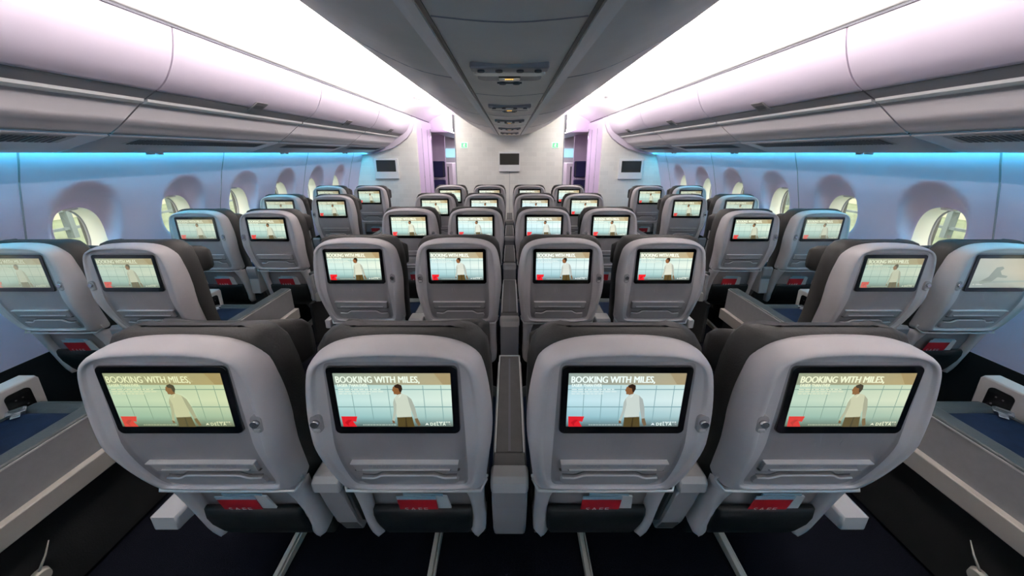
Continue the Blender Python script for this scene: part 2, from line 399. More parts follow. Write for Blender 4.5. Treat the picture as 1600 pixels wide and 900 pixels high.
# ================================================================== OVERHEAD BINS
up_sec = smooth_line([(1.617, -.576), (1.634, -.50), (1.665, -.42), (1.715, -.346), (1.775, -.297)], 4)
lo_sec = smooth_line([(1.862, -.247), (1.93, -.195), (2.01, -.135), (2.075, -.094)], 3)
seams = [-.83, .50, 1.83, 3.16, 4.50, 5.86]
posn = ['behind the camera', 'nearest in view', 'second from the camera', 'third from the camera', 'farthest, next to the bulkhead']
for s, nm in ((-1, 'left'), (1, 'right')):
    for i, (y0, y1) in enumerate(zip(seams, seams[1:])):
        T = empty('overhead_bin', (s*1.9, (y0+y1)/2, Z(-.3)), f'pale lilac overhead bin above the {nm} side seats, {posn[i]}', 'overhead bin', 'overhead bins over the side seats')
        off = Vector((-s*1.9, -(y0+y1)/2, -Z(-.3)))
        def fin(mb, name, par=T, smv=None):
            bmesh.ops.translate(mb.bm, verts=mb.bm.verts[:], vec=off); return mb.build(name, par, sm=smv)
        g_ = .0045
        mb = NB('bin'); mb.prism(sheet_pts([(s*x, Z(h)) for x, h in up_sec], .02, -1 if s < 0 else 1), y0+g_, y1-g_, smooth=True, bev=.003); d = fin(mb, 'bin_door')
        mb = NB('binlip'); mb.prism([(s*1.781, Z(-.296)), (s*1.846, Z(-.259)), (s*1.90, Z(-.28)), (s*1.82, Z(-.32))], y0+g_, y1-g_); fin(mb, 'handle_strip')
        mb = NB('binlow'); mb.prism(sheet_pts([(s*x, Z(h)) for x, h in lo_sec], .02, -1 if s < 0 else 1), y0+g_, y1-g_, smooth=True, bev=.003); fin(mb, 'bin_bottom')
        mb = NB('white'); mb.prism([(s*1.838, Z(-.262)), (s*1.843, Z(-.249)), (s*1.858, Z(-.240)), (s*1.875, Z(-.238)), (s*1.872, Z(-.255))], y0+g_*2, y1-g_*2); fin(mb, 'bright_edge')
        mb = NB('seam'); mb.prism([(s*1.64, Z(-.57)), (s*1.70, Z(-.43)), (s*1.87, Z(-.29)), (s*2.1, Z(-.13)), (s*2.4, Z(-.13)), (s*2.4, Z(-.62))], y0+.001, y1-.001); fin(mb, 'bin_body')
        yc = (y0+y1)/2+.02
        mb = NB('latch'); mb.prism([(s*1.722, Z(-.333)), (s*1.718, Z(-.329)), (s*1.786, Z(-.283)), (s*1.80, Z(-.285)), (s*1.79, Z(-.31))], yc-.055, yc+.055, bev=.002)
        mb.use('seam'); mb.prism([(s*1.742, Z(-.316)), (s*1.741, Z(-.3135)), (s*1.767, Z(-.2945)), (s*1.770, Z(-.300))], yc-.04, yc+.04)
        fin(mb, 'latch')
    # line above the bins
    a, b_ = sorted((s*1.611, s*1.620)); struct(NB('seam').box(a, b_, REAR, 7.1, Z(-.578), Z(-.60)).build('trim_17' if s < 0 else 'trim_18'))
    # service channel under the bins
    for i, (y0, y1) in enumerate(zip(seams, seams[1:])):
        T = empty('service_panel', (s*2.25, (y0+y1)/2, Z(-.05)), f'grey vent panel under the {nm} overhead bins, {posn[i]}', 'service panel', 'service panels under the bins')
        off = Vector((-s*2.25, -(y0+y1)/2, -Z(-.05)))
        def fin(mb, name, par=T, smv=None):
            bmesh.ops.translate(mb.bm, verts=mb.bm.verts[:], vec=off); return mb.build(name, par, sm=smv)
        mb = NB('binlow'); sec = smooth_line([(s*2.083, Z(-.083)), (s*2.16, Z(-.062)), (s*2.26, Z(-.034)), (s*2.33, Z(-.012)), (s*2.41, Z(.0)), (s*2.43, Z(-.012))], 3)
        mb.prism(sheet_pts(sec, .012, -1 if s < 0 else 1), y0+.004, y1-.004, smooth=True); fin(mb, 'panel')
        mb = NB('binlip'); mb.prism(sheet_pts([(s*2.108, Z(-.0745)), (s*2.21, Z(-.0465))], .012, -1 if s < 0 else 1), y0+.16, y1-.12)
        mb.use('seam')
        ny = int((y1-y0-.3)/.022)
        for q in range(ny):
            yy = y0+.175+q*.022
            mb.prism(sheet_pts([(s*2.116, Z(-.0700)), (s*2.202, Z(-.0460))], .006, -1 if s < 0 else 1), yy, yy+.011)
        fin(mb, 'air_grille')
        mb = NB('lens'); yy = y0+.45
        mb.cyl((s*2.36, yy, Z(.0)), .022, -.012, 'z', 16); mb.use('chrome'); mb.cyl((s*2.36, yy+.06, Z(.0)), .018, -.012, 'z', 16)
        fin(mb, 'reading_light')
    lamp = NB('cove').box(*sorted((s*2.428, s*2.470)), REAR+.02, BULK-.02, Z(-.055), Z(-.062)).build('cove_light')
    tag(lamp, f'blue glowing light strip hidden in the cove above the {nm} row of windows', 'light strip', 'blue cove light strips')
    a, b_ = sorted((s*2.40, s*2.5)); struct(NB('binlow').box(a, b_, REAR, BULK, Z(-.075), Z(-.09)).build('trim_19' if s < 0 else 'trim_20'))
    # rounded end cap where bins meet the bulkhead
    cap = [(1.572, -.56), (1.59, -.45), (1.635, -.34), (1.72, -.235), (1.84, -.15), (1.98, -.075), (2.12, -.03), (2.3, .015), (2.5, .03), (2.5, -.2), (2.2, -.5), (1.9, -.6)]
    struct(NB('bin').prism([(s*x, Z(h)) for x, h in cap], 5.862, BULK-.0005).build('trim_21' if s < 0 else 'trim_22'))

# ================================================================== CENTRE SERVICE UNITS
ordn = ['nearest', 'second', 'third', 'fourth', 'farthest']
for i, yc in enumerate((1.36, 2.33, 3.29, 4.26, 5.2)):
    T = empty('reading_light_unit', (0, yc, belly_z(0)), f'{ordn[i]} reading light and sign unit on the centre ceiling belly', 'reading light unit', 'reading light units on the centre ceiling')
    off = Vector((0, -yc, -belly_z(0)))
    def fin(mb, name, par=T):
        bmesh.ops.translate(mb.bm, verts=mb.bm.verts[:], vec=off); return mb.build(name, par)
    z = belly_z(0)
    mb = NB('binlip'); mb.box(-.13, .13, yc-.16, yc-.105, z-.012, z+.01, .006); base = fin(mb, 'lamp_strip')
    for q in (-.095, -.035, .035, .095):
        mb = NB('seam'); mb.cyl((q, yc-.132, z-.018), .012, .01, 'z', 14); lampo = fin(mb, 'reading_lamp')
    mb = NB('lens'); mb.prism(rrect(-.125, .125, yc-.09, yc-.035, .026), z-.011, z+.01, 'z', bev=.004); fin(mb, 'light_lens')
    mb = NB('binlip'); mb.prism(rrect(-.118, .118, yc-.03, yc+.07, .03), z-.006, z+.01, 'z', bev=.003); fin(mb, 'sign_housing')
    mb = NB('bezel'); mb.box(-.04, .04, yc-.01, yc+.045, z-.011, z+.0, .002); si = fin(mb, 'seat_belt_sign')
    mb = NB('amber')
    for q in (-.014, -.006, .002, .011): mb.box(q-.003, q+.003, yc+.012, yc+.02, z-.0125, z-.011)
    o = fin(mb, 'amber_symbol'); o.parent = si
    mb = NB('seam')
    for q in (-.028, .028): mb.cyl((q, yc+.135, z-.007), .014, .012, 'z', 14)
    mb.box(-.05, .05, yc+.13, yc+.14, z-.004, z+.004); fin(mb, 'oxygen_latch')

# ================================================================== MONITORS, SIGNS, CLOSETS
def monitor(x0, x1, H0, H1, sx0, sx1, sh0, sh1, label):
    xc, zc = (x0+x1)/2, Z((H0+H1)/2)
    T = empty('wall_monitor', (xc, BULK, zc), label, 'monitor', 'monitors on the forward bulkheads')
    NB('white').box(x0-xc, x1-xc, -.035, 0, Z(H1)-zc, Z(H0)-zc, .006).build('frame', T)
    mb = NB('seamlight').box(x0-xc+.01, x1-xc-.01, -.02, 0, Z(H1)-zc-.008, Z(H1)-zc).build('bottom_shadow_gap', T)
    NB('dim').box(sx0-xc, sx1-xc, -.038, -.03, Z(sh1)-zc, Z(sh0)-zc, .002).build('screen', T)
monitor(-.186, .178, -.018, .311, -.167, .164, .011, .198, 'dark wall monitor in a cream frame on the centre bulkhead')
monitor(-2.325, -1.915, .095, .432, -2.285, -1.955, .122, .312, 'dark wall monitor in a white frame on the left bulkhead')
monitor(1.88, 2.29, .105, .44, 1.925, 2.26, .135, .325, 'dark wall monitor in a white frame on the right bulkhead')
for s, nm in ((-1, 'left'), (1, 'right')):
    xs = -.768 if s < 0 else .775
    T = empty('exit_sign', (xs, BULK, Z(-.122)), f'small glowing green exit sign near the {nm} edge of the centre bulkhead', 'exit sign', 'exit signs on the centre bulkhead')
    NB('signwhite').box(-.055, .055, -.02, 0, -.045, .045, .003).build('housing', T)
    mb = NB('green').box(-.048, .048, -.022, -.018, -.038, .038)
    mb.use('signwhite')
    mb.prism([(-.02, .006), (-.004, .02), (.008, .012), (.02, .014), (.02, .009), (.008, .004), (.004, -.008), (.014, -.026), (.008, -.03), (-.004, -.012), (-.018, -.024), (-.022, -.02), (-.008, -.004), (-.006, .006)], -.024, -.022)
    mb.cyl((.004, -.024, .026), .006, .002, 'y', 12); mb.build('sign_panel', T)
    # curtain bracket at the bulkhead edge
    T = empty('curtain_bracket', (s*.945, BULK+.03, Z(-.45)), f'dark curtain bracket and latch post at the {nm} edge of the centre bulkhead', 'curtain bracket', 'curtain brackets')
    NB('strip').box(-.012, .012, -.03, .03, -.12, .16, .003).build('post', T)
    NB('chrome').box(-.02+(-.02 if s < 0 else .02), .02+(-.02 if s < 0 else .02), -.02, .02, .03, .075, .004).build('latch', T)
    # closet
    T = empty('storage_closet', (s*1.585, 6.5, 0), f'tall lilac storage closet with flush doors beside the {nm} aisle, behind the bulkhead', 'closet', 'storage closets')
    a, b_ = sorted((s*0, s*.9))
    NB('closet').box(a, b_, -.515, .6, .0, Z(-.56), .003).build('body', T)
    for j, (y0, y1) in enumerate(((-.50, -.13), (-.11, .28), (.30, .585))):
        a, b_ = sorted((-s*.008, s*.004))
        d = NB('closet').box(a, b_, y0, y1, .55, Z(-.50) if j < 2 else Z(-.3), .003).build('door', T)
        a, b_ = sorted((-s*.014, -s*.008))
        NB('chrome').cyl((-s*.014, y1-.04, 1.12), .016, s*.006, 'x', 14).build('door_latch', d)
        NB('seamlight').box(a, b_, y1-.05, y1-.04, .6, Z(-.42) if j < 2 else Z(-.25)).build('edge_strip', d)
    a, b_ = sorted((-s*.012, s*.0))
    NB('chrome').box(a, b_, .50, .56, 1.83, 2.0, .004).build('hinge', T)
    # forward area: lowered ceiling, entry wall, jump seat, far cabin
    a, b_ = sorted((s*.93, s*1.6))
    struct(NB('closet').box(a, b_, 7.12, 10.9, Z(-.42), Z(-.40)).build('ceiling_entry_'+nm))
    a, b_ = sorted((s*.93, s*2.7)); struct(NB('closet').box(a, b_, 7.1, 7.14, Z(-.42), Z(-.84)).build('trim_23' if s < 0 else 'trim_24'))
    a, b_ = sorted((s*1.60, s*2.75)); struct(NB('closet').box(a, b_, 8.6, 8.68, 0, Z(-.42)).build('wall_entry_'+nm))
    T = empty('jump_seat', (s*1.77, 8.598, .0), f'folded navy crew jump seat on the wall beyond the {nm} aisle', 'jump seat', 'crew jump seats beyond the aisles')
    NB('navy').box(-.16, .16, -.09, 0, .96, 1.35, .03).build('backrest', T)
    NB('navy').box(-.16, .16, -.17, 0, .70, .90, .03).build('seat', T)
    NB('strip').box(-.15, .15, -.06, 0, .0, .70, .01).build('base', T)
    NB('chrome').tube([(-.16, -.11, .93), (0, -.125, .93), (.16, -.11, .93)], .01).build('harness_bar', T)
    mb = NB('strip'); 
    for q in (-.13, .13): mb.box(q-.012, q+.012, -.1, -.085, .96, 1.33)
    mb.build('harness', T)
    # suite partition of the next cabin
    x = sorted((s*.935, s*1.25)); lamp2 = NB('entry').box(x[0], x[1], 8.9, 10.6, Z(-.39), Z(-.40)).build('added_far_light'); tag(lamp2, f'added hidden fill light in the next cabin beyond the {nm} aisle', 'ceiling light', 'added next cabin fill lights')  # added lamp kept out of view, brightens the far cabin
    T = empty('suite_partition', (s*1.72, 9.6, 0), f'white suite partition with a dark slot in the cabin beyond the {nm} aisle', 'partition', 'suite partitions in the next cabin')
    NB('white').box(-.13, .13, 0, .5, 0, 1.28, .02).build('panel', T)
    NB('strip').box(-.015, .015, -.006, 0, .3, 1.18, .003).build('slot', T)
    lamp = NB('farwin').box(*sorted((s*1.0, s*2.4)), 10.87, 10.9, Z(-.12), Z(.14)).build('far_light_strip')
    tag(lamp, f'small blue light strip in the next cabin seen through the {nm} aisle', 'light strip', 'far cabin light strips')
struct(NB('white').box(-2.75, 2.75, 10.9, 11.0, 0, 2.42).build('wall_far'))
for s, nm in ((-1, 'left'), (1, 'right')):
    lamp = NB('entry').box(*sorted((s*.935, s*1.16)), 6.2, 7.6, Z(-.39), Z(-.40)).build('added_entry_light')  # added lamp hidden behind the bulkhead to brighten the closets
    tag(lamp, f'added hidden fill light over the entry area beyond the {nm} aisle', 'ceiling light', 'added entry area fill lights')

# ================================================================== SEAT-BACK PICTURE
def picture_mesh(plane=False):
    bm = bmesh.new(); lay = bm.loops.layers.float_color.new('Col')
    W_, H_ = .270, .150
    def P(u, v, lv): return (-W_/2+u*W_, -.0002*lv, H_/2-v*H_)
    def lin(c): return tuple((x/255)**2.2 for x in c)+(1,)
    def poly(pts, cols, lv):
        vs = [bm.verts.new(P(u, v, lv)) for u, v in pts]
        f = bm.faces.new(vs)
        for i, l in enumerate(f.loops):
            l[lay] = lin(cols[i] if isinstance(cols[0], (tuple, list)) else cols)
    def band(v0, v1, c0, c1, lv=0, u0=0, u1=1, n=1):
        poly([(u0, v0), (u1, v0), (u1, v1), (u0, v1)], [c0[0], c0[1], c1[1], c1[0]], lv)
    if plane:
        band(0, .5, ((196, 200, 196), (205, 190, 170)), ((190, 205, 205), (214, 196, 176)))
        band(.5, 1, ((190, 205, 205), (214, 196, 176)), ((140, 160, 165), (165, 160, 150)))
        poly([(.36, .30), (.46, .27), (.50, .34), (.45, .42), (.50, .55), (.62, .60), (.60, .66), (.44, .64), (.36, .8), (.18, .88), (.14, .80), (.28, .62), (.32, .45)], (120, 135, 135), 1)
        poly([(.02, .78), (1, .74), (1, .8), (.02, .86)], (150, 165, 165), 1)
        poly([(.04, .9), (.06, .86), (.08, .9)], (235, 240, 240), 2)
        poly([(.10, .87), (.22, .87), (.22, .9), (.10, .9)], (215, 220, 220), 2)
    else:
        band(0, .21, ((150, 160, 150), (176, 160, 128)), ((140, 150, 142), (186, 166, 132)))
        band(.21, .5, ((176, 205, 208), (205, 222, 214)), ((196, 222, 226), (222, 232, 226)))
        band(.5, .8, ((196, 222, 226), (222, 232, 226)), ((150, 190, 198), (170, 196, 196)))
        band(.8, 1, ((150, 190, 198), (170, 196, 196)), ((84, 98, 96), (96, 104, 100)))
        poly([(.86, .0), (1, .0), (1, .2), (.93, .2)], (166, 144, 110), 1)
        lc = (128, 160, 164)
        for u in (.135, .29, .45, .755, .91):
            poly([(u, .22), (u+.006, .22), (u+.012, .93), (u+.006, .93)], lc, 1)
        for v, h in ((.285, .016), (.61, .018), (.88, .012)):
            poly([(0, v), (1, v), (1, v+h), (0, v+h)], lc, 1)
        # walking figure in a pale sweater
        def Q(pts): return [((x-(140+.07*(y-155)))/1215, (y-155)/560) for x, y in pts]
        poly(Q([(790, 345), (835, 335), (850, 375), (800, 385)]), (128, 84, 52), 3)
        poly(Q([(760, 290), (800, 272), (835, 300), (838, 345), (800, 368), (768, 366), (762, 340), (750, 328)]), (140, 92, 58), 4)
        poly(Q([(770, 276), (812, 260), (850, 275), (858, 312), (842, 350), (826, 338), (816, 305), (780, 296)]), (52, 36, 28), 5)
        poly(Q([(800, 372), (850, 358), (905, 376), (950, 420), (955, 500), (942, 560), (952, 606), (790, 612), (782, 540), (772, 470), (756, 450), (770, 405)]), (206, 208, 198), 6)
        poly(Q([(905, 378), (950, 415), (985, 500), (1012, 618), (985, 634), (955, 560), (930, 480)]), (170, 172, 166), 7)
        poly(Q([(770, 405), (756, 452), (758, 540), (738, 640), (762, 655), (786, 560), (790, 470)]), (180, 182, 174), 7)
        poly(Q([(812, 400), (836, 372), (850, 362), (830, 395)]), (228, 228, 220), 8)
        poly(Q([(790, 606), (952, 600), (978, 714), (798, 714)]), (88, 72, 42), 6)
        poly(Q([(880, 610), (890, 610), (900, 714), (880, 714)]), (62, 50, 30), 7)
        poly(Q([(980, 624), (1012, 618), (1045, 690), (1020, 708), (990, 660)]), (120, 96, 72), 8)
        poly(Q([(738, 640), (762, 650), (768, 672), (742, 674)]), (120, 84, 58), 8)
        # red emblem block
        poly(Q([(190, 602), (362, 602), (348, 660), (312, 655), (352, 714), (206, 714)]), (226, 36, 46), 3)
        poly(Q([(226, 670), (262, 640), (300, 640), (262, 680), (268, 708)]), (190, 24, 36), 4)
        # small print
        for v, u1 in ((.275, .40), (.315, .42), (.355, .28)):
            u = .03
            while u < u1:
                wd = random.uniform(.018, .05); poly([(u, v), (u+wd, v), (u+wd, v+.016), (u, v+.016)], (226, 232, 226), 9); u += wd+.008
        u = .2
        while u < .5: 
            wd = random.uniform(.012, .03); poly([(u, .95), (u+wd, .95), (u+wd, .962), (u, .962)], (200, 206, 200), 9); u += wd+.006
        for a in range(6): poly([(.855+a*.021, .895), (.87+a*.021, .895), (.87+a*.021, .91), (.855+a*.021, .91)], (235, 238, 235), 9)
        # triangle mark beside the airline name
        poly([(.752, .965), (.770, .915), (.788, .965), (.770, .952)], (240, 240, 240), 9)
        poly([(.962, .925), (.975, .925), (.982, .965), (.968, .955)], (150, 150, 150), 9)
        def text(t, u, v, h, wd, bold=0.0, spacing=1, lv=10):
            cu = bpy.data.curves.new('t', 'FONT'); cu.body = t; cu.offset = bold; cu.space_character = spacing; cu.resolution_u = 3
            ob = bpy.data.objects.new('t', cu); COL.objects.link(ob)
            dg = bpy.context.evaluated_depsgraph_get(); me = bpy.data.meshes.new_from_object(ob.evaluated_get(dg))
            xs = [q.co.x for q in me.vertices]; ys = [q.co.y for q in me.vertices]
            x0, x1, y0, y1 = min(xs), max(xs), 0 if ',' in t else min(ys), max(ys)
            vs = []
            for q in me.vertices:
                uu = u+(q.co.x-x0)/(x1-x0)*wd; vv = v+h-(q.co.y-y0)/(y1-y0)*h; vs.append(bm.verts.new(P(uu, vv, lv)))
            for pl in me.polygons:
                try:
                    f = bm.faces.new([vs[i] for i in pl.vertices])
                    for l in f.loops: l[lay] = lin((246, 250, 240))
                except ValueError: pass
            bpy.data.objects.remove(ob); bpy.data.curves.remove(cu); bpy.data.meshes.remove(me)
        text('BOOKING WITH MILES,', .022, .045, .115, .71); text('BOOKING WITH MILES,', .0245, .045, .115, .71, lv=11); text('BOOKING WITH MILES,', .027, .045, .115, .71, lv=12)
        text('EASIER THAN EVER.', .03, .180, .055, .26); text('EASIER THAN EVER.', .032, .180, .055, .26, lv=11)
        text('DELTA', .80, .912, .055, .135, 0, 1.3); text('DELTA', .802, .912, .055, .135, 0, 1.3, lv=11)
    for f in bm.faces:
        f.normal_update()
        if f.normal.y > 0: f.normal_flip()
    me = bpy.data.meshes.new('display'); bm.to_mesh(me); bm.free(); me.materials.append(M['picture']); return me

# ================================================================== SEAT
# local frame: origin on the floor, y = 0 at the screen plane, +y towards the front of the cabin
def yc(z):
    if z > .86: return 0
    return .062*((.86-z)/.228)**1.35
half = [(0, 1.130), (.06, 1.1285), (.115, 1.123), (.155, 1.112), (.185, 1.094), (.204, 1.067), (.216, 1.02), (.2245, .96), (.2275, .90), (.2245, .84), (.2165, .77), (.209, .70), (.2055, .668), (.203, .648), (.188, .635), (.12, .632), (.06, .632), (0, .632)]
inn = [(0, 1.111), (.055, 1.110), (.10, 1.107), (.135, 1.101), (.162, 1.088), (.178, 1.064), (.187, 1.02), (.192, .96), (.194, .90), (.192, .84), (.185, .77), (.176, .71), (.170, .685), (.163, .668), (.150, .657), (.10, .652), (.05, .652), (0, .652)]
pan = [(0, 1.092), (.055, 1.092), (.10, 1.092), (.135, 1.091), (.150, 1.088), (.156, 1.075), (.158, 1.03), (.160, .96), (.162, .90), (.163, .84), (.162, .77), (.159, .71), (.156, .687), (.150, .672), (.138, .663), (.10, .660), (.05, .660), (0, .660)]
def full(h): return h+[(-x, z) for x, z in h[-2:0:-1]]
def dense(h, k=3):
    q = smooth_line(h, k); return full([(abs(x) if i not in (0, len(q)-1) else 0.0, z) for i, (x, z) in enumerate(q)])
OUT, INN, PAN = dense(half), dense(inn), dense(pan)
CEN = (0, .88)
def sc(l, f): return [(CEN[0]+(x-CEN[0])*f, CEN[1]+(z-CEN[1])*f) for x, z in l]
def mixl(a, b_, t): return [(p[0]+(q[0]-p[0])*t, p[1]+(q[1]-p[1])*t) for p, q in zip(a, b_)]
def ring(l, dy): return [(x, yc(z)+dy, z) for x, z in l]
def dring(l, dy): return [(x, yc(z)+.006+(dy-.006)*max(0, min(1, (.94-z)/.10)), z) for x, z in l]
def shell_mesh():
    mb = NB('shell')
    mb.loops([ring(sc(OUT, .955), .085), ring(sc(OUT, .985), .070), ring(OUT, .048), ring(mixl(OUT, INN, .06), .028), ring(mixl(OUT, INN, .2), .012), ring(mixl(OUT, INN, .4), .003), ring(mixl(OUT, INN, .65), -.002), ring(mixl(OUT, INN, .9), -.003), ring(INN, -.001),
              ring(mixl(INN, PAN, .12), .003), ring(mixl(INN, PAN, .25), .0045), ring(mixl(INN, PAN, .85), .0045), ring(PAN, .006)])
    mb.use('shell2')
    mb.loops([ring(PAN, .006), dring(sc(PAN, .985), .012), dring(sc(PAN, .97), .014), dring(sc(PAN, .8), .014), dring(sc(PAN, .5), .014), dring(sc(PAN, .2), .014)], cap1=True)
    mb.use('shell'); mb.loops([ring(sc(OUT, .955), .085), ring(sc(OUT, .5), .088)], cap1=True)
    return mb.mesh('back_shell')
def lip_mesh():
    mb = NB('lip'); path = []
    for x, z in [(-.2065, .672), (-.2045, .650), (-.190, .634), (-.12, .6305), (0, .630), (.12, .6305), (.190, .634), (.2045, .650), (.2065, .672)]:
        path.append((x, yc(z)+(.002 if abs(x) < .195 else .03), z-.002))
    mb.tube(path, .0042, 8); return mb.mesh('lip_trim')
def ledge_mesh():
    mb = NB('ridge')
    def pl(pts, y0, y1, bev=.0):
        A = [(x, yc(z)+y0+.005, z) for x, z in pts]; B = [(x, yc(z)+y1+.006, z) for x, z in pts]
        mb.loops([A, B], True, True, smooth=False)
    mb.use('ledgeface'); pl([(-.137, .778), (.137, .778), (.133, .742), (-.133, .742)], .0, .012)
    mb.use('ridge'); pl([(-.139, .783), (.139, .783), (.1385, .779), (-.1385, .779)], -.004, .010)
    pl([(-.115, .752), (.115, .752), (.113, .749), (-.113, .749)], -.004, .003)
    mb.use('groove'); pl([(-.118, .7487), (.118, .7487), (.116, .7462), (-.116, .7462)], -.001, .003)
    pl([(-.139, .7415), (.139, .7415), (.135, .7375), (-.135, .7375)], .002, .008)
    mb.use('seamlight')
    for x0, x1 in ((-.095, -.012), (.012, .10)):
        x = x0
        while x < x1: 
            wd = random.uniform(.006, .016); pl([(x, .769), (x+wd, .769), (x+wd, .7655), (x, .7655)], -.0006, .002); x += wd+.003
        x = x0+.01
        while x < x1-.02:
            wd = random.uniform(.006, .014); pl([(x, .7625), (x+wd, .7625), (x+wd, .7595), (x, .7595)], -.0006, .002); x += wd+.003
    return mb.mesh('tray_ledge')
def holder_mesh():
    mb = NB('ledgeface')
    top = [(-.128, .706), (-.098, .703), (-.088, .706), (-.074, .7165), (-.066, .719), (.066, .719), (.074, .7165), (.088, .706), (.098, .703), (.128, .706)]
    bot = [(.132, .690), (.128, .676), (.115, .668), (0, .666), (-.115, .668), (-.128, .676), (-.132, .690)]
    A = top+bot; mb.loops([[(x, yc(z)+.005, z) for x, z in A], [(x, yc(z)+.018, z) for x, z in A]], True, False, smooth=False)
    mb.use('ridge'); t = [(x, yc(z)+.005, z) for x, z in top]; mb.tube(t, .0026, 8)
    mb.use('groove'); t = [(x, yc(z)+.0125, z+.0045) for x, z in top]; mb.tube(t, .0022, 6)
    return mb.mesh('device_holder')
def bezel_mesh():
    mb = NB('bezel'); mb.prism(rrect(-.150, .150, .8945, 1.082, .011), .0015, .018, bev=.001)
    mb.use('strip'); mb.prism(rrect(-.1515, .1515, .893, 1.0835, .013), .0045, .018)
    return mb.mesh('screen_bezel')
def hook_mesh():
    mb = NB('shell2'); mb.prism(rrect(-.0105, .0105, -.021, .021, .010), -.003, .02, bev=.001)
    mb.use('chrome'); mb.cyl((0, -.011, .004), .0075, .009, 'y', 16); mb.use('armcap'); mb.box(-.006, .006, -.008, -.001, -.017, -.010, .002)
    return mb.mesh('headphone_hook')
def yl(z): return .085+(.61-z)*.235       # lean of the lower back
def lower_mesh():
    mb = NB('shell')
    # side frames curving in at the foot, upper cross piece
    for s in (-1, 1):
        Ls = []
        tab = [(.628, .128, .196), (.60, .138, .195), (.56, .149, .193), (.50, .155, .192), (.44, .155, .193), (.38, .150, .194), (.35, .143, .191), (.33, .147, .184), (.318, .157, .176)]
        for z, a, b_ in tab:
            y = yl(z); Ls.append([(s*a, y+.006, z), (s*(a+.010), y-.004, z), (s*(b_-.012), y-.004, z), (s*b_, y+.008, z), (s*b_, y+.07, z), (s*a, y+.07, z)])
        mb.loops(Ls, True, True)
    mb.use('shell2'); mb.loops([[(-.15, yl(z)+.022, z), (.15, yl(z)+.022, z), (.15, yl(z)+.04, z), (-.15, yl(z)+.04, z)] for z in (.628, .56, .48, .40)], True, True, smooth=False)
    return mb.mesh('lower_shell')
def pocket_mesh():
    mb = NB('pocket'); Ls = []
    for z, w_, d in ((.492, .150, .000), (.485, .153, -.006), (.46, .154, -.012), (.42, .153, -.012), (.36, .148, -.004), (.325, .144, .006), (.31, .142, .02)):
        y = yl(z)+d; Ls.append([(-w_, y+.01, z), (-w_+.012, y, z), (w_-.012, y, z), (w_, y+.01, z), (w_, y+.016, z), (-w_, y+.016, z)])
    mb.loops(Ls, True, True); return mb.mesh('seat_pocket')
def soft(sec, name, m, x=.2, ny=9, p=4, crown=0.0):
    """pillow: closed (y,z) section swept across x, shrinking towards the ends"""
    mb = NB(m); Ls = []; n = len(sec); cy_ = sum(q[0] for q in sec)/n; cz = sum(q[1] for q in sec)/n
    for i in range(ny*2+1):
        t = -1+i/ny; t = math.copysign(abs(t)**.6, t) if t else 0
        f = (1-abs(t)**p)**(1/p) if abs(t) < 1 else .0
        f = max(f, .35); Ls.append([(x*t, cy_+(q[0]-cy_)*f, cz+(q[1]-cz)*(.6+.4*f)-crown*t*t) for q in sec])
    mb.loops(Ls, True, True); return mb.mesh(name)
def cushion_mesh():
    mb = NB('leather'); Ls = []
    # loft by height: width and depth
    for z, w_, y0, y1 in ((1.132, .12, .080, .115), (1.129, .160, .070, .135), (1.116, .190, .064, .150), (1.08, .212, .062, .160), (1.02, .222, .062, .165), (.92, .224, .064, .175), (.80, .220, .076, .185), (.70, .212, .098, .20), (.60, .205, .115, .22), (.50, .200, .14, .245), (.44, .20, .16, .26)):
        r = .022; y1_ = y1
        Ls.append([(-w_+r, y0, z), (w_-r, y0, z), (w_, y0+r, z), (w_, y1_-r, z), (w_-r, y1_, z), (w_*.7, y1_-.012, z), (-w_*.7, y1_-.012, z), (-w_+r, y1_, z), (-w_, y1_-r, z), (-w_, y0+r, z)])
    mb.loops(Ls, True, True); return mb.mesh('back_cushion')
def headrest_mesh():
    mb = NB('leather'); Ls = []
    n = 18
    sec = [(0, -.085), (.03, -.095), (.06, -.075), (.068, -.03), (.064, .03), (.05, .07), (.022, .085), (-.004, .078), (-.016, .05), (-.014, -.03), (-.01, -.07)]
    for i in range(n+1):
        t = -1+2*i/n; f = (1-abs(t)**5)**.2 if abs(t) < 1 else .0; f = max(f, .3)
        x = .212*t; bend = .055*abs(t)**2.4
        Ls.append([(x, .168+bend+(a-.025)*f+.025*0, 1.022+b_*.86*(.55+.45*f)-.012*t*t) for a, b_ in sec])
    mb.loops(Ls, True, True); return mb.mesh('headrest')
def seat_cushion_mesh():
    mb = NB('blue'); mb.box(-.222, .222, .20, .60, .42, .52, .03, 3)
    return mb.mesh('seat_cushion')
def leg_rest_mesh():
    mb = NB('teal'); mb.box(-.222, .222, .585, .675, .30, .515, .03, 3); mb.use('pocket'); mb.box(-.215, .215, .60, .64, .16, .31, .012)
    return mb.mesh('leg_rest')
def base_mesh():
    mb = NB('black'); mb.box(-.20, .20, .20, .60, .30, .43, .015); mb.box(-.19, .19, .19, .27, .27, .42, .01)
    mb.tube([(-.218, .28, .31), (.218, .28, .31)], .02); mb.tube([(-.218, .52, .31), (.218, .52, .31)], .02)
    return mb.mesh('seat_base')
def leg_mesh():
    mb = NB('leg')
    mb.prism([(.10, .0), (.10, .022), (.50, .05), (.50, .0)], -.011, .007, 'x', bev=.002)
    mb.prism([(.11, .0), (.11, .018), (.50, .044), (.50, .0)], .010, .016, 'x')
    mb.use('strip'); mb.prism([(.46, .03), (.50, .03), (.30, .31), (.26, .31)], -.008, .008, 'x'); mb.prism([(.48, .03), (.52, .03), (.56, .31), (.52, .31)], -.008, .008, 'x')
    return mb.mesh('leg')
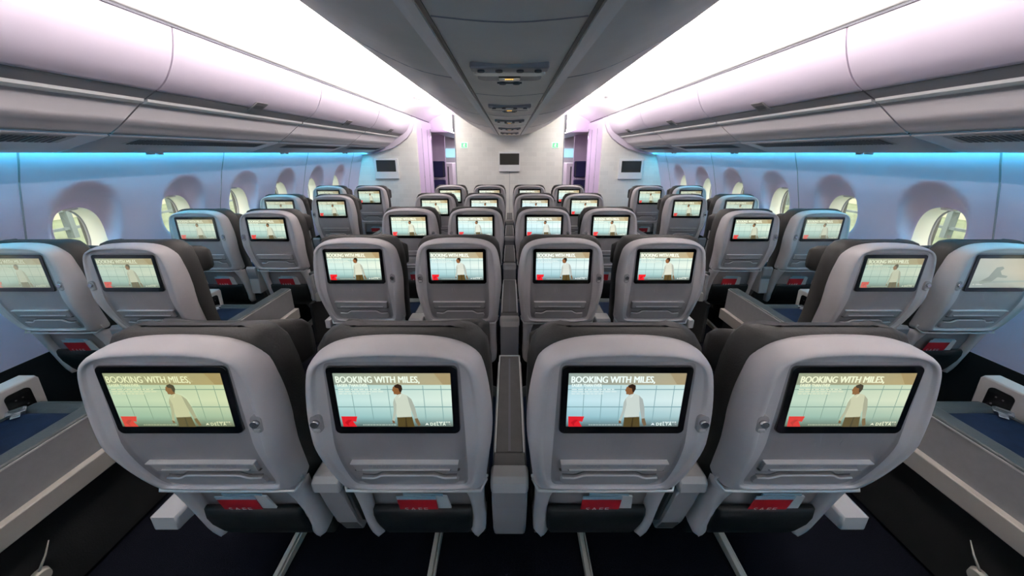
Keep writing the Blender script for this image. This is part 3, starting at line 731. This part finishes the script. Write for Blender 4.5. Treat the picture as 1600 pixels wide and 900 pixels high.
SM = dict(shell=shell_mesh(), lip=lip_mesh(), ledge=ledge_mesh(), holder=holder_mesh(), bezel=bezel_mesh(), hook=hook_mesh(), lower=lower_mesh(),
          pocket=pocket_mesh(), cushion=cushion_mesh(), headrest=headrest_mesh(), seatc=seat_cushion_mesh(), legrest=leg_rest_mesh(), base=base_mesh(), leg=leg_mesh(),
          pic=picture_mesh(), pic2=picture_mesh(True))
for k in ('headrest', 'cushion', 'lower', 'pocket'):
    for p in SM[k].polygons: p.use_smooth = True
# aisle-side fixed panel (local to an aisle seat, built for the left side; mirrored for the right)
def side_panel_meshes(s):
    # s=+1: panel on the seat's +x side.  x measured from the seat centre
    def B(m, x0, x1, y0, y1, z0, z1, bev, nm):
        a, b_ = sorted((s*x0, s*x1)); return NB(m).box(a, b_, y0, y1, z0, z1, bev).mesh(nm)
    return (B('sidepanel', .225, .248, .06, .745, .36, .594, .003, 'side_panel'),
            B('teal', .178, .246, .10, .745, .575, .602, .008, 'top_pad'),
            B('ledge', .235, .275, .06, .752, .362, .438, .004, 'ledge'),
            B('black', .215, .240, .0, .742, .015, .37, .002, 'kick_panel'),
            B('armcap', .2470, .2492, .10, .742, .588, .5935, .0, 'edge_bead'))
SP = {1: side_panel_meshes(1), -1: side_panel_meshes(-1)}

def make_seat(x, y, side, label, group, tone=(1, 1, 1, 1), head_up=.0, aisle=0, arm=None, pic='pic', small=False):
    T = empty('passenger_seat', (x, y, 0), label, 'seat', group)
    link('back_shell', SM['shell'], T); link('lip_trim', SM['lip'], T); link('tray_ledge', SM['ledge'], T); link('device_holder', SM['holder'], T)
    bz = link('screen_bezel', SM['bezel'], T)
    d = link('display', SM[pic], bz, (0, .0012, .9905)); d.color = tone
    link('headphone_hook', SM['hook'], T, (side*.192, .0, .925)).scale = (1.3, 1, 1.2)
    link('lower_shell', SM['lower'], T); link('seat_pocket', SM['pocket'], T)
    c = link('back_cushion', SM['cushion'], T); link('headrest', SM['headrest'], T, (0, 0, head_up))
    link('seat_cushion', SM['seatc'], T); link('leg_rest', SM['legrest'], T); link('seat_base', SM['base'], T)
    link('leg', SM['leg'], T, (-side*.08 if False else LEGX.get(round(abs(x), 2), .0)*(1 if x > 0 else -1), 0, 0))
    if aisle:
        sp = SP[aisle]
        p = link('side_panel', sp[0], T); link('top_pad', sp[1], p); link('ledge', sp[2], p); link('edge_bead', sp[4], p); link('kick_panel', sp[3], T)
    if arm:
        z0 = arm; s = -side
        mb = NB('armcap'); a, b_ = sorted((s*.225, s*(.31 if z0 < .6 else .262))); mb.prism([(.10, z0), (.10, z0-.05), (.16, z0-.055), (.45, z0-.05), (.45, z0)], a, b_, 'x', bev=.008)
        mb.use('arm'); a, b_ = sorted((s*.195, s*.235)); mb.box(a, b_, .16, .36, z0-.045, z0-.01, .01); mb.build('aisle_armrest', T)
    return T
LEGX = {.27: .027, .8: .078, 1.85: .02, 2.38: -.02}

# safety cards and magazines
def card_mesh():
    mb = NB('red'); mb.box(-.062, .056, 0, .0015, 0, .19); mb.use('cyanp'); mb.box(-.062, .056, -.0002, .0017, .19, .207)
    mb.mats.append('paper')
    # lettering
    me_fin = mb
    cu = bpy.data.curves.new('t', 'FONT'); cu.body = 'SAFE'; cu.space_character = 1.25; cu.offset = .01; cu.resolution_u = 3
    ob = bpy.data.objects.new('t', cu); COL.objects.link(ob)
    dg = bpy.context.evaluated_depsgraph_get(); me = bpy.data.meshes.new_from_object(ob.evaluated_get(dg))
    x1 = max(v.co.x for v in me.vertices); y1 = max(v.co.y for v in me.vertices)
    vs = [mb.bm.verts.new((-.047+v.co.x/x1*.072, -.0006, .121+v.co.y/y1*.022)) for v in me.vertices]
    mb.use('paper')
    for p in me.polygons: mb._f([vs[i] for i in p.vertices])
    bpy.data.objects.remove(ob); bpy.data.curves.remove(cu)
    return mb.mesh('safety_card')
CARD = card_mesh()
mb = NB('cyanp'); mb.prism([(-.055, 0), (.070, 0), (.066, .215), (-.052, .220)], 0, .003); mb.use('paper')
mb.prism([(.045, .03), (.098, .03), (.078, .205), (.045, .212)], -.001, .004); mb.use('paper'); mb.box(-.05, .03, -.0005, 0, .205, .209)
MAG = mb.mesh('magazine')
def add_cards(x, y, where, variant):
    lean = math.atan(.235)
    z0 = .40
    dx = (-.02, -.005, .01, .0)[variant % 4]
    c = link('safety_card', CARD, None, (x+dx, y+yl(z0)+.008, z0-.035)); c.rotation_euler = (-lean*.0+.235, 0, (.01, -.02, .015, 0)[variant % 4])
    c.rotation_euler = (.23, 0, 0)
    tag(c, f'red safety card in pocket of {where}', 'safety card', 'safety cards in seat pockets')
    m = link('magazine', MAG, None, (x+dx+.01, y+yl(z0)+.0135, z0-.04)); m.rotation_euler = (.23, 0, 0)
    tag(m, f'pale leaflet in pocket of {where}', 'leaflet', 'leaflets in seat pockets')

CX = [-.798, -.271, .271, .798]
cname = ['leftmost', 'left inner', 'right inner', 'rightmost']
rowname = ['nearest', 'second', 'third', 'fourth', 'farthest']
angle_tints = [(1.0, 1.0, .66, .82), (.95, 1.03, .95, 1), (.93, 1.03, 1.08, 1), (1.0, 1.0, .78, .88)]  # viewing-angle yellowing and paleness put into fixed screen colours
for r in range(5):
    y = .652+.965*r
    for i, x in enumerate(CX):
        side = 1 if i in (0, 2) else -1
        where = f'{cname[i]} seat of the {rowname[r]} centre row'
        t = angle_tints[i] if r == 0 else tuple(list(1.18*(a*.35+b_*.65) for a, b_ in zip(angle_tints[i][:3], (1, 1, 1)))+[1])
        if r > 1: t = tuple([c*1.15 for c in t[:3]]+[.9])
        extra = 'grey seat with lit screen'
        up = .014 if (r == 0 and i < 2) else (-.012 if r % 2 else -.018)
        arm = None
        if i in (0, 3): arm = .475 if r == 0 else .63
        make_seat(x, y, side, f'{extra}, {cname[i]} of four in the {rowname[r]} centre row', f'seats of the centre block', t, up, 0, arm)
        if r < 3: add_cards(x, y, where, i+r)
SXs = [-2.383, -1.8465, 1.8465, 2.383]
sname = ['left window seat', 'left side aisle seat', 'right side aisle seat', 'right window seat']
for r in range(5):
    y = .549+.965*r
    rn = ['row cut by the frame', 'nearest full row', 'second full row', 'third full row', 'last row'][r]
    for i, x in enumerate(SXs):
        side = -1 if i in (1, 3) else 1
        aisle = {1: 1, 2: -1}.get(i, 0)
        t = (1.0, 1.02, .86, .42) if i in (0, 3) else (1.0, 1.02, .84, .68)  # side screens paled for their oblique view, put into the colour
        if r >= 2: t = (1.15, 1.18, 1.02, .62 if i in (0, 3) else .85)
        pic = 'pic2' if (r == 1 and i == 3) else 'pic'
        if pic == 'pic2': t = (1, 1, .95, .55)
        make_seat(x, y, side, f'grey {sname[i]} in the {rn} by the windows', 'seats of the side blocks', t, -.012+.003*r, aisle, None, pic)
        if r >= 1: add_cards(x, y, f'{sname[i]}, {rn}', i+r)

# ------------------------------------------------------------------ armrests and consoles
def armrest_meshes():
    sec = [(.095, .64), (.088, .63), (.092, .60), (.12, .50), (.155, .38), (.185, .305), (.235, .295), (.26, .36), (.25, .50), (.30, .57), (.50, .595), (.50, .635)]
    body = NB('arm').prism(sec[2:9]+[(.29, .55), (.50, .575), (.50, .60)], -.034, .034, 'x', bev=.006).mesh('armrest_body')
    cap = NB('armcap').prism([(.098, .642), (.084, .630), (.084, .597), (.17, .597), (.17, .640)], -.043, .043, 'x', bev=.008).mesh('armrest_cap')
    pad = NB('armpad').prism([(.172, .632), (.172, .597), (.50, .597), (.52, .612), (.50, .632)], -.033, .033, 'x', bev=.006).mesh('armrest_pad')
    mb = NB('conmid'); mb.prism([(.10, .61), (.16, .38), (.20, .32), (.25, .34), (.24, .5), (.24, .61)], .036, .047, 'x', bev=.003); mb.prism([(.158, .37), (.178, .318), (.19, .318), (.17, .37)], -.028, .028, 'x')
    trim = mb.mesh('dark_insert')
    return body, cap, trim, pad
AR = armrest_meshes()
def console_meshes():
    body = NB('arm').prism([(.092, .61), (.088, .60), (.11, .50), (.15, .36), (.17, .30), (.30, .30), (.70, .34), (.70, .614)], -.0535, .0535, 'x', bev=.008).mesh('console_body')
    cap = NB('armcap').prism([(.098, .641), (.084, .631), (.082, .598), (.135, .598), (.135, .641)], -.056, .056, 'x', bev=.009).mesh('console_cap')
    dark = NB('conmid').box(-.05, .05, .125, .20, .585, .638, .004).mesh('dark_block')
    mb = NB('condark'); mb.box(-.043, .043, .18, .70, .615, .641, .004); mb.use('seam'); mb.box(-.004, .004, .185, .68, .640, .6416)
    lid = mb.mesh('console_lid')
    mb = NB('lip'); 
    for s in (-1, 1): mb.box(s*.0455-.0022, s*.0455+.0022, .18, .702, .630, .6425)
    mb.box(-.0455, .0455, .700, .7045, .630, .6425); rim = mb.mesh('lid_rim')
    return body, cap, dark, lid, rim
CM = console_meshes()
for r in range(5):
    y = .652+.965*r
    T = empty('centre_console', (0, y, 0), f'grey console with dark lid between middle seats of the {rowname[r]} centre row', 'console', 'centre consoles')
    for nm, me in zip(('console_body', 'console_cap', 'dark_block', 'console_lid', 'lid_rim'), CM): link(nm, me, T)
    for s, nm in ((-1, 'left'), (1, 'right')):
        T = empty('armrest', (s*.5345, y, 0), f'grey armrest between the two {nm} seats of the {rowname[r]} centre row', 'armrest', 'armrests in the centre block')
        link('armrest_body', AR[0], T); link('armrest_cap', AR[1], T); link('armrest_pad', AR[3], T)
        o = link('dark_insert', AR[2], T)
        if s > 0: o.scale = (-1, 1, 1)
def side_console_meshes(s):
    """s=+1: outlet face looks towards +x (left side block)"""
    mb = NB('armcap').prism([(.10, .612), (.10, .42), (.70, .42), (.706, .600), (.698, .614)], -.040, .040, 'x', bev=.007); body = mb.mesh('console_body')
    mb = NB('arm').prism([(.10, .655), (.084, .64), (.09, .58), (.13, .45), (.185, .305), (.235, .30), (.26, .36), (.25, .45), (.25, .60)], -.038, .038, 'x', bev=.006); back = mb.mesh('console_back')
    def outlet(y0, y1, z0, z1):
        mb = NB('bezel'); pts = rrect(y0, y1, z0, z1, .018); mb.prism(pts, *sorted((s*.039, s*.0425)), 'x')
        mb.use('chrome')
        for a, b_ in ((.35, .72), (.62, .72), (.3, .42), (.5, .34), (.7, .42), (.48, .2)):
            mb.cyl((s*.0423, y0+(y1-y0)*a, z0+(z1-z0)*b_), .0035, s*.001, 'x', 8)
        return mb.mesh('power_outlet')
    o1 = outlet(.590, .668, .462, .585)
    mb = NB('conmid'); mb.prism(rrect(.47, .545, .475, .545, .012), *sorted((s*.039, s*.0425)), 'x'); mb.use('armcap'); mb.box(*sorted((s*.0425, s*.050)), .485, .525, .495, .53, .003)
    o2 = mb.mesh('cable_dock')
    low = NB('black').box(-.038, .038, .12, .69, .02, .43, .004).mesh('console_base')
    return body, back, o1, o2, low
SCM = {1: side_console_meshes(1), -1: side_console_meshes(-1)}
mb = NB('chrome'); mb.prism(rrect(-.026, .026, -.022, .022, .006), 0, .012, 'z', bev=.003); mb.use('conmid'); mb.box(-.018, .018, .002, .018, .012, .0135); mb.use('chrome'); mb.box(-.012, .012, -.05, -.02, .002, .007, .001)
BUCK = mb.mesh('buckle')
for r in range(5):
    y = .549+.965*r
    rn = ['row cut by the frame', 'nearest full row', 'second full row', 'third full row', 'last row'][r]
    for s, nm in ((-1, 'left'), (1, 'right')):
        T = empty('side_console', (s*2.115, y, 0), f'white outlet console between the {nm} side seats, {rn}', 'console', 'consoles of the side blocks')
        for n_, me in zip(('console_body', 'console_back', 'power_outlet', 'cable_dock', 'console_base'), SCM[-s]): link(n_, me, T)
        if r < 2:
            T = empty('seat_belt', (s*2.02, y+.575, .520), f'metal belt buckle on the {nm} side aisle seat cushion, {rn}', 'seat belt', 'seat belt buckles on side seats')
            b = link('buckle', BUCK, T, (0, 0, .004)); b.rotation_euler = (0, 0, -s*.9)
            NB('pocket').tube([(0, 0, .004), (s*.01, -.06, .004), (s*.03, -.16, .002), (s*.04, -.30, .001)], .012, 8, .15).build('strap', T)

# small round knob on the dark side panel near the camera, both sides
for s, nm in ((-1, 'left'), (1, 'right')):
    T = empty('release_pedal', (s*1.60, .775, .165), f'small metal release pedal on the dark panel at the lower {nm} edge of view', 'release pedal', 'release pedals')
    mb = NB('leg'); mb.cyl((0, 0, 0), .03, -s*.02, 'x', 20, .022); mb.build('knob', T)
    mb = NB('leg'); mb.tube([(-s*.008, 0, .02), (-s*.008, .03, .06), (-s*.008, .05, .10)], [.004, .003, .0015], 8); mb.build('lever', T)

# ================================================================== OUTSIDE: hangar seen through the windows
M['hfloor'] = mat('hangar_floor', (.22, .27, .18), .6, noise=(.4, .2))
M['hsteel'] = mat('hangar_steel', (.16, .20, .23), .5)
M['hwall'] = mat('hangar_wall', (.72, .70, .58), .8, noise=(.6, .15))
M['hbox'] = mat('hangar_machinery', (.20, .25, .27), .6, noise=(.8, .5))
M['horange'] = mat('hangar_stand_orange', (.75, .32, .08), .6)
M['hwing'] = mat('wing_white', (.75, .74, .70), .4)
struct(NB('hfloor').box(-60, 60, -50, 130, -5.1, -5.0).build('ground'))
for s, nm in ((-1, 'left'), (1, 'right')):
    T = empty('hangar_rack', (s*35, 20, -5), f'blue grey steel staging seen through the {nm} windows', 'staging', 'hangar staging')
    mb = NB('hsteel')
    for q in range(-10, 20):
        mb.box(-.3, .3, q*3.0-.16, q*3.0+.16, 0, 9)
    mb.build('posts', T)
    mb = NB('hsteel')
    for z in (.8, 2.2, 3.4, 4.2, 5.6, 7.0, 8.8): mb.box(-.2, .2, -32, 60, z-.1, z+.1)
    mb.build('beams', T)
    mb = NB('hbox')
    for q in range(-9, 18, 2): mb.box(-1.2, -.4, q*3.0-1.0+q % 3*.5, q*3.0+1.1, .4, 2.6+(q*7 % 3)*.9, .1)
    mb.build('machinery', T)
    T = empty('hangar_column', (s*27, 22.5, -5), f'cream hangar column outside the {nm} windows', 'column', 'hangar columns')
    NB('hwall').box(-.7, .7, -.9, .9, 0, 9, .1).build('shaft', T); NB('horange').box(-.8, .8, -1.0, 1.0, 0, 1.4, .1).build('foot_guard', T)
    T = NB('hwall').box(*sorted((s*46, s*47)), -50, 120, -5, 2.5).build('hangar_wall_'+nm); struct(T)
SC.render.film_transparent = False
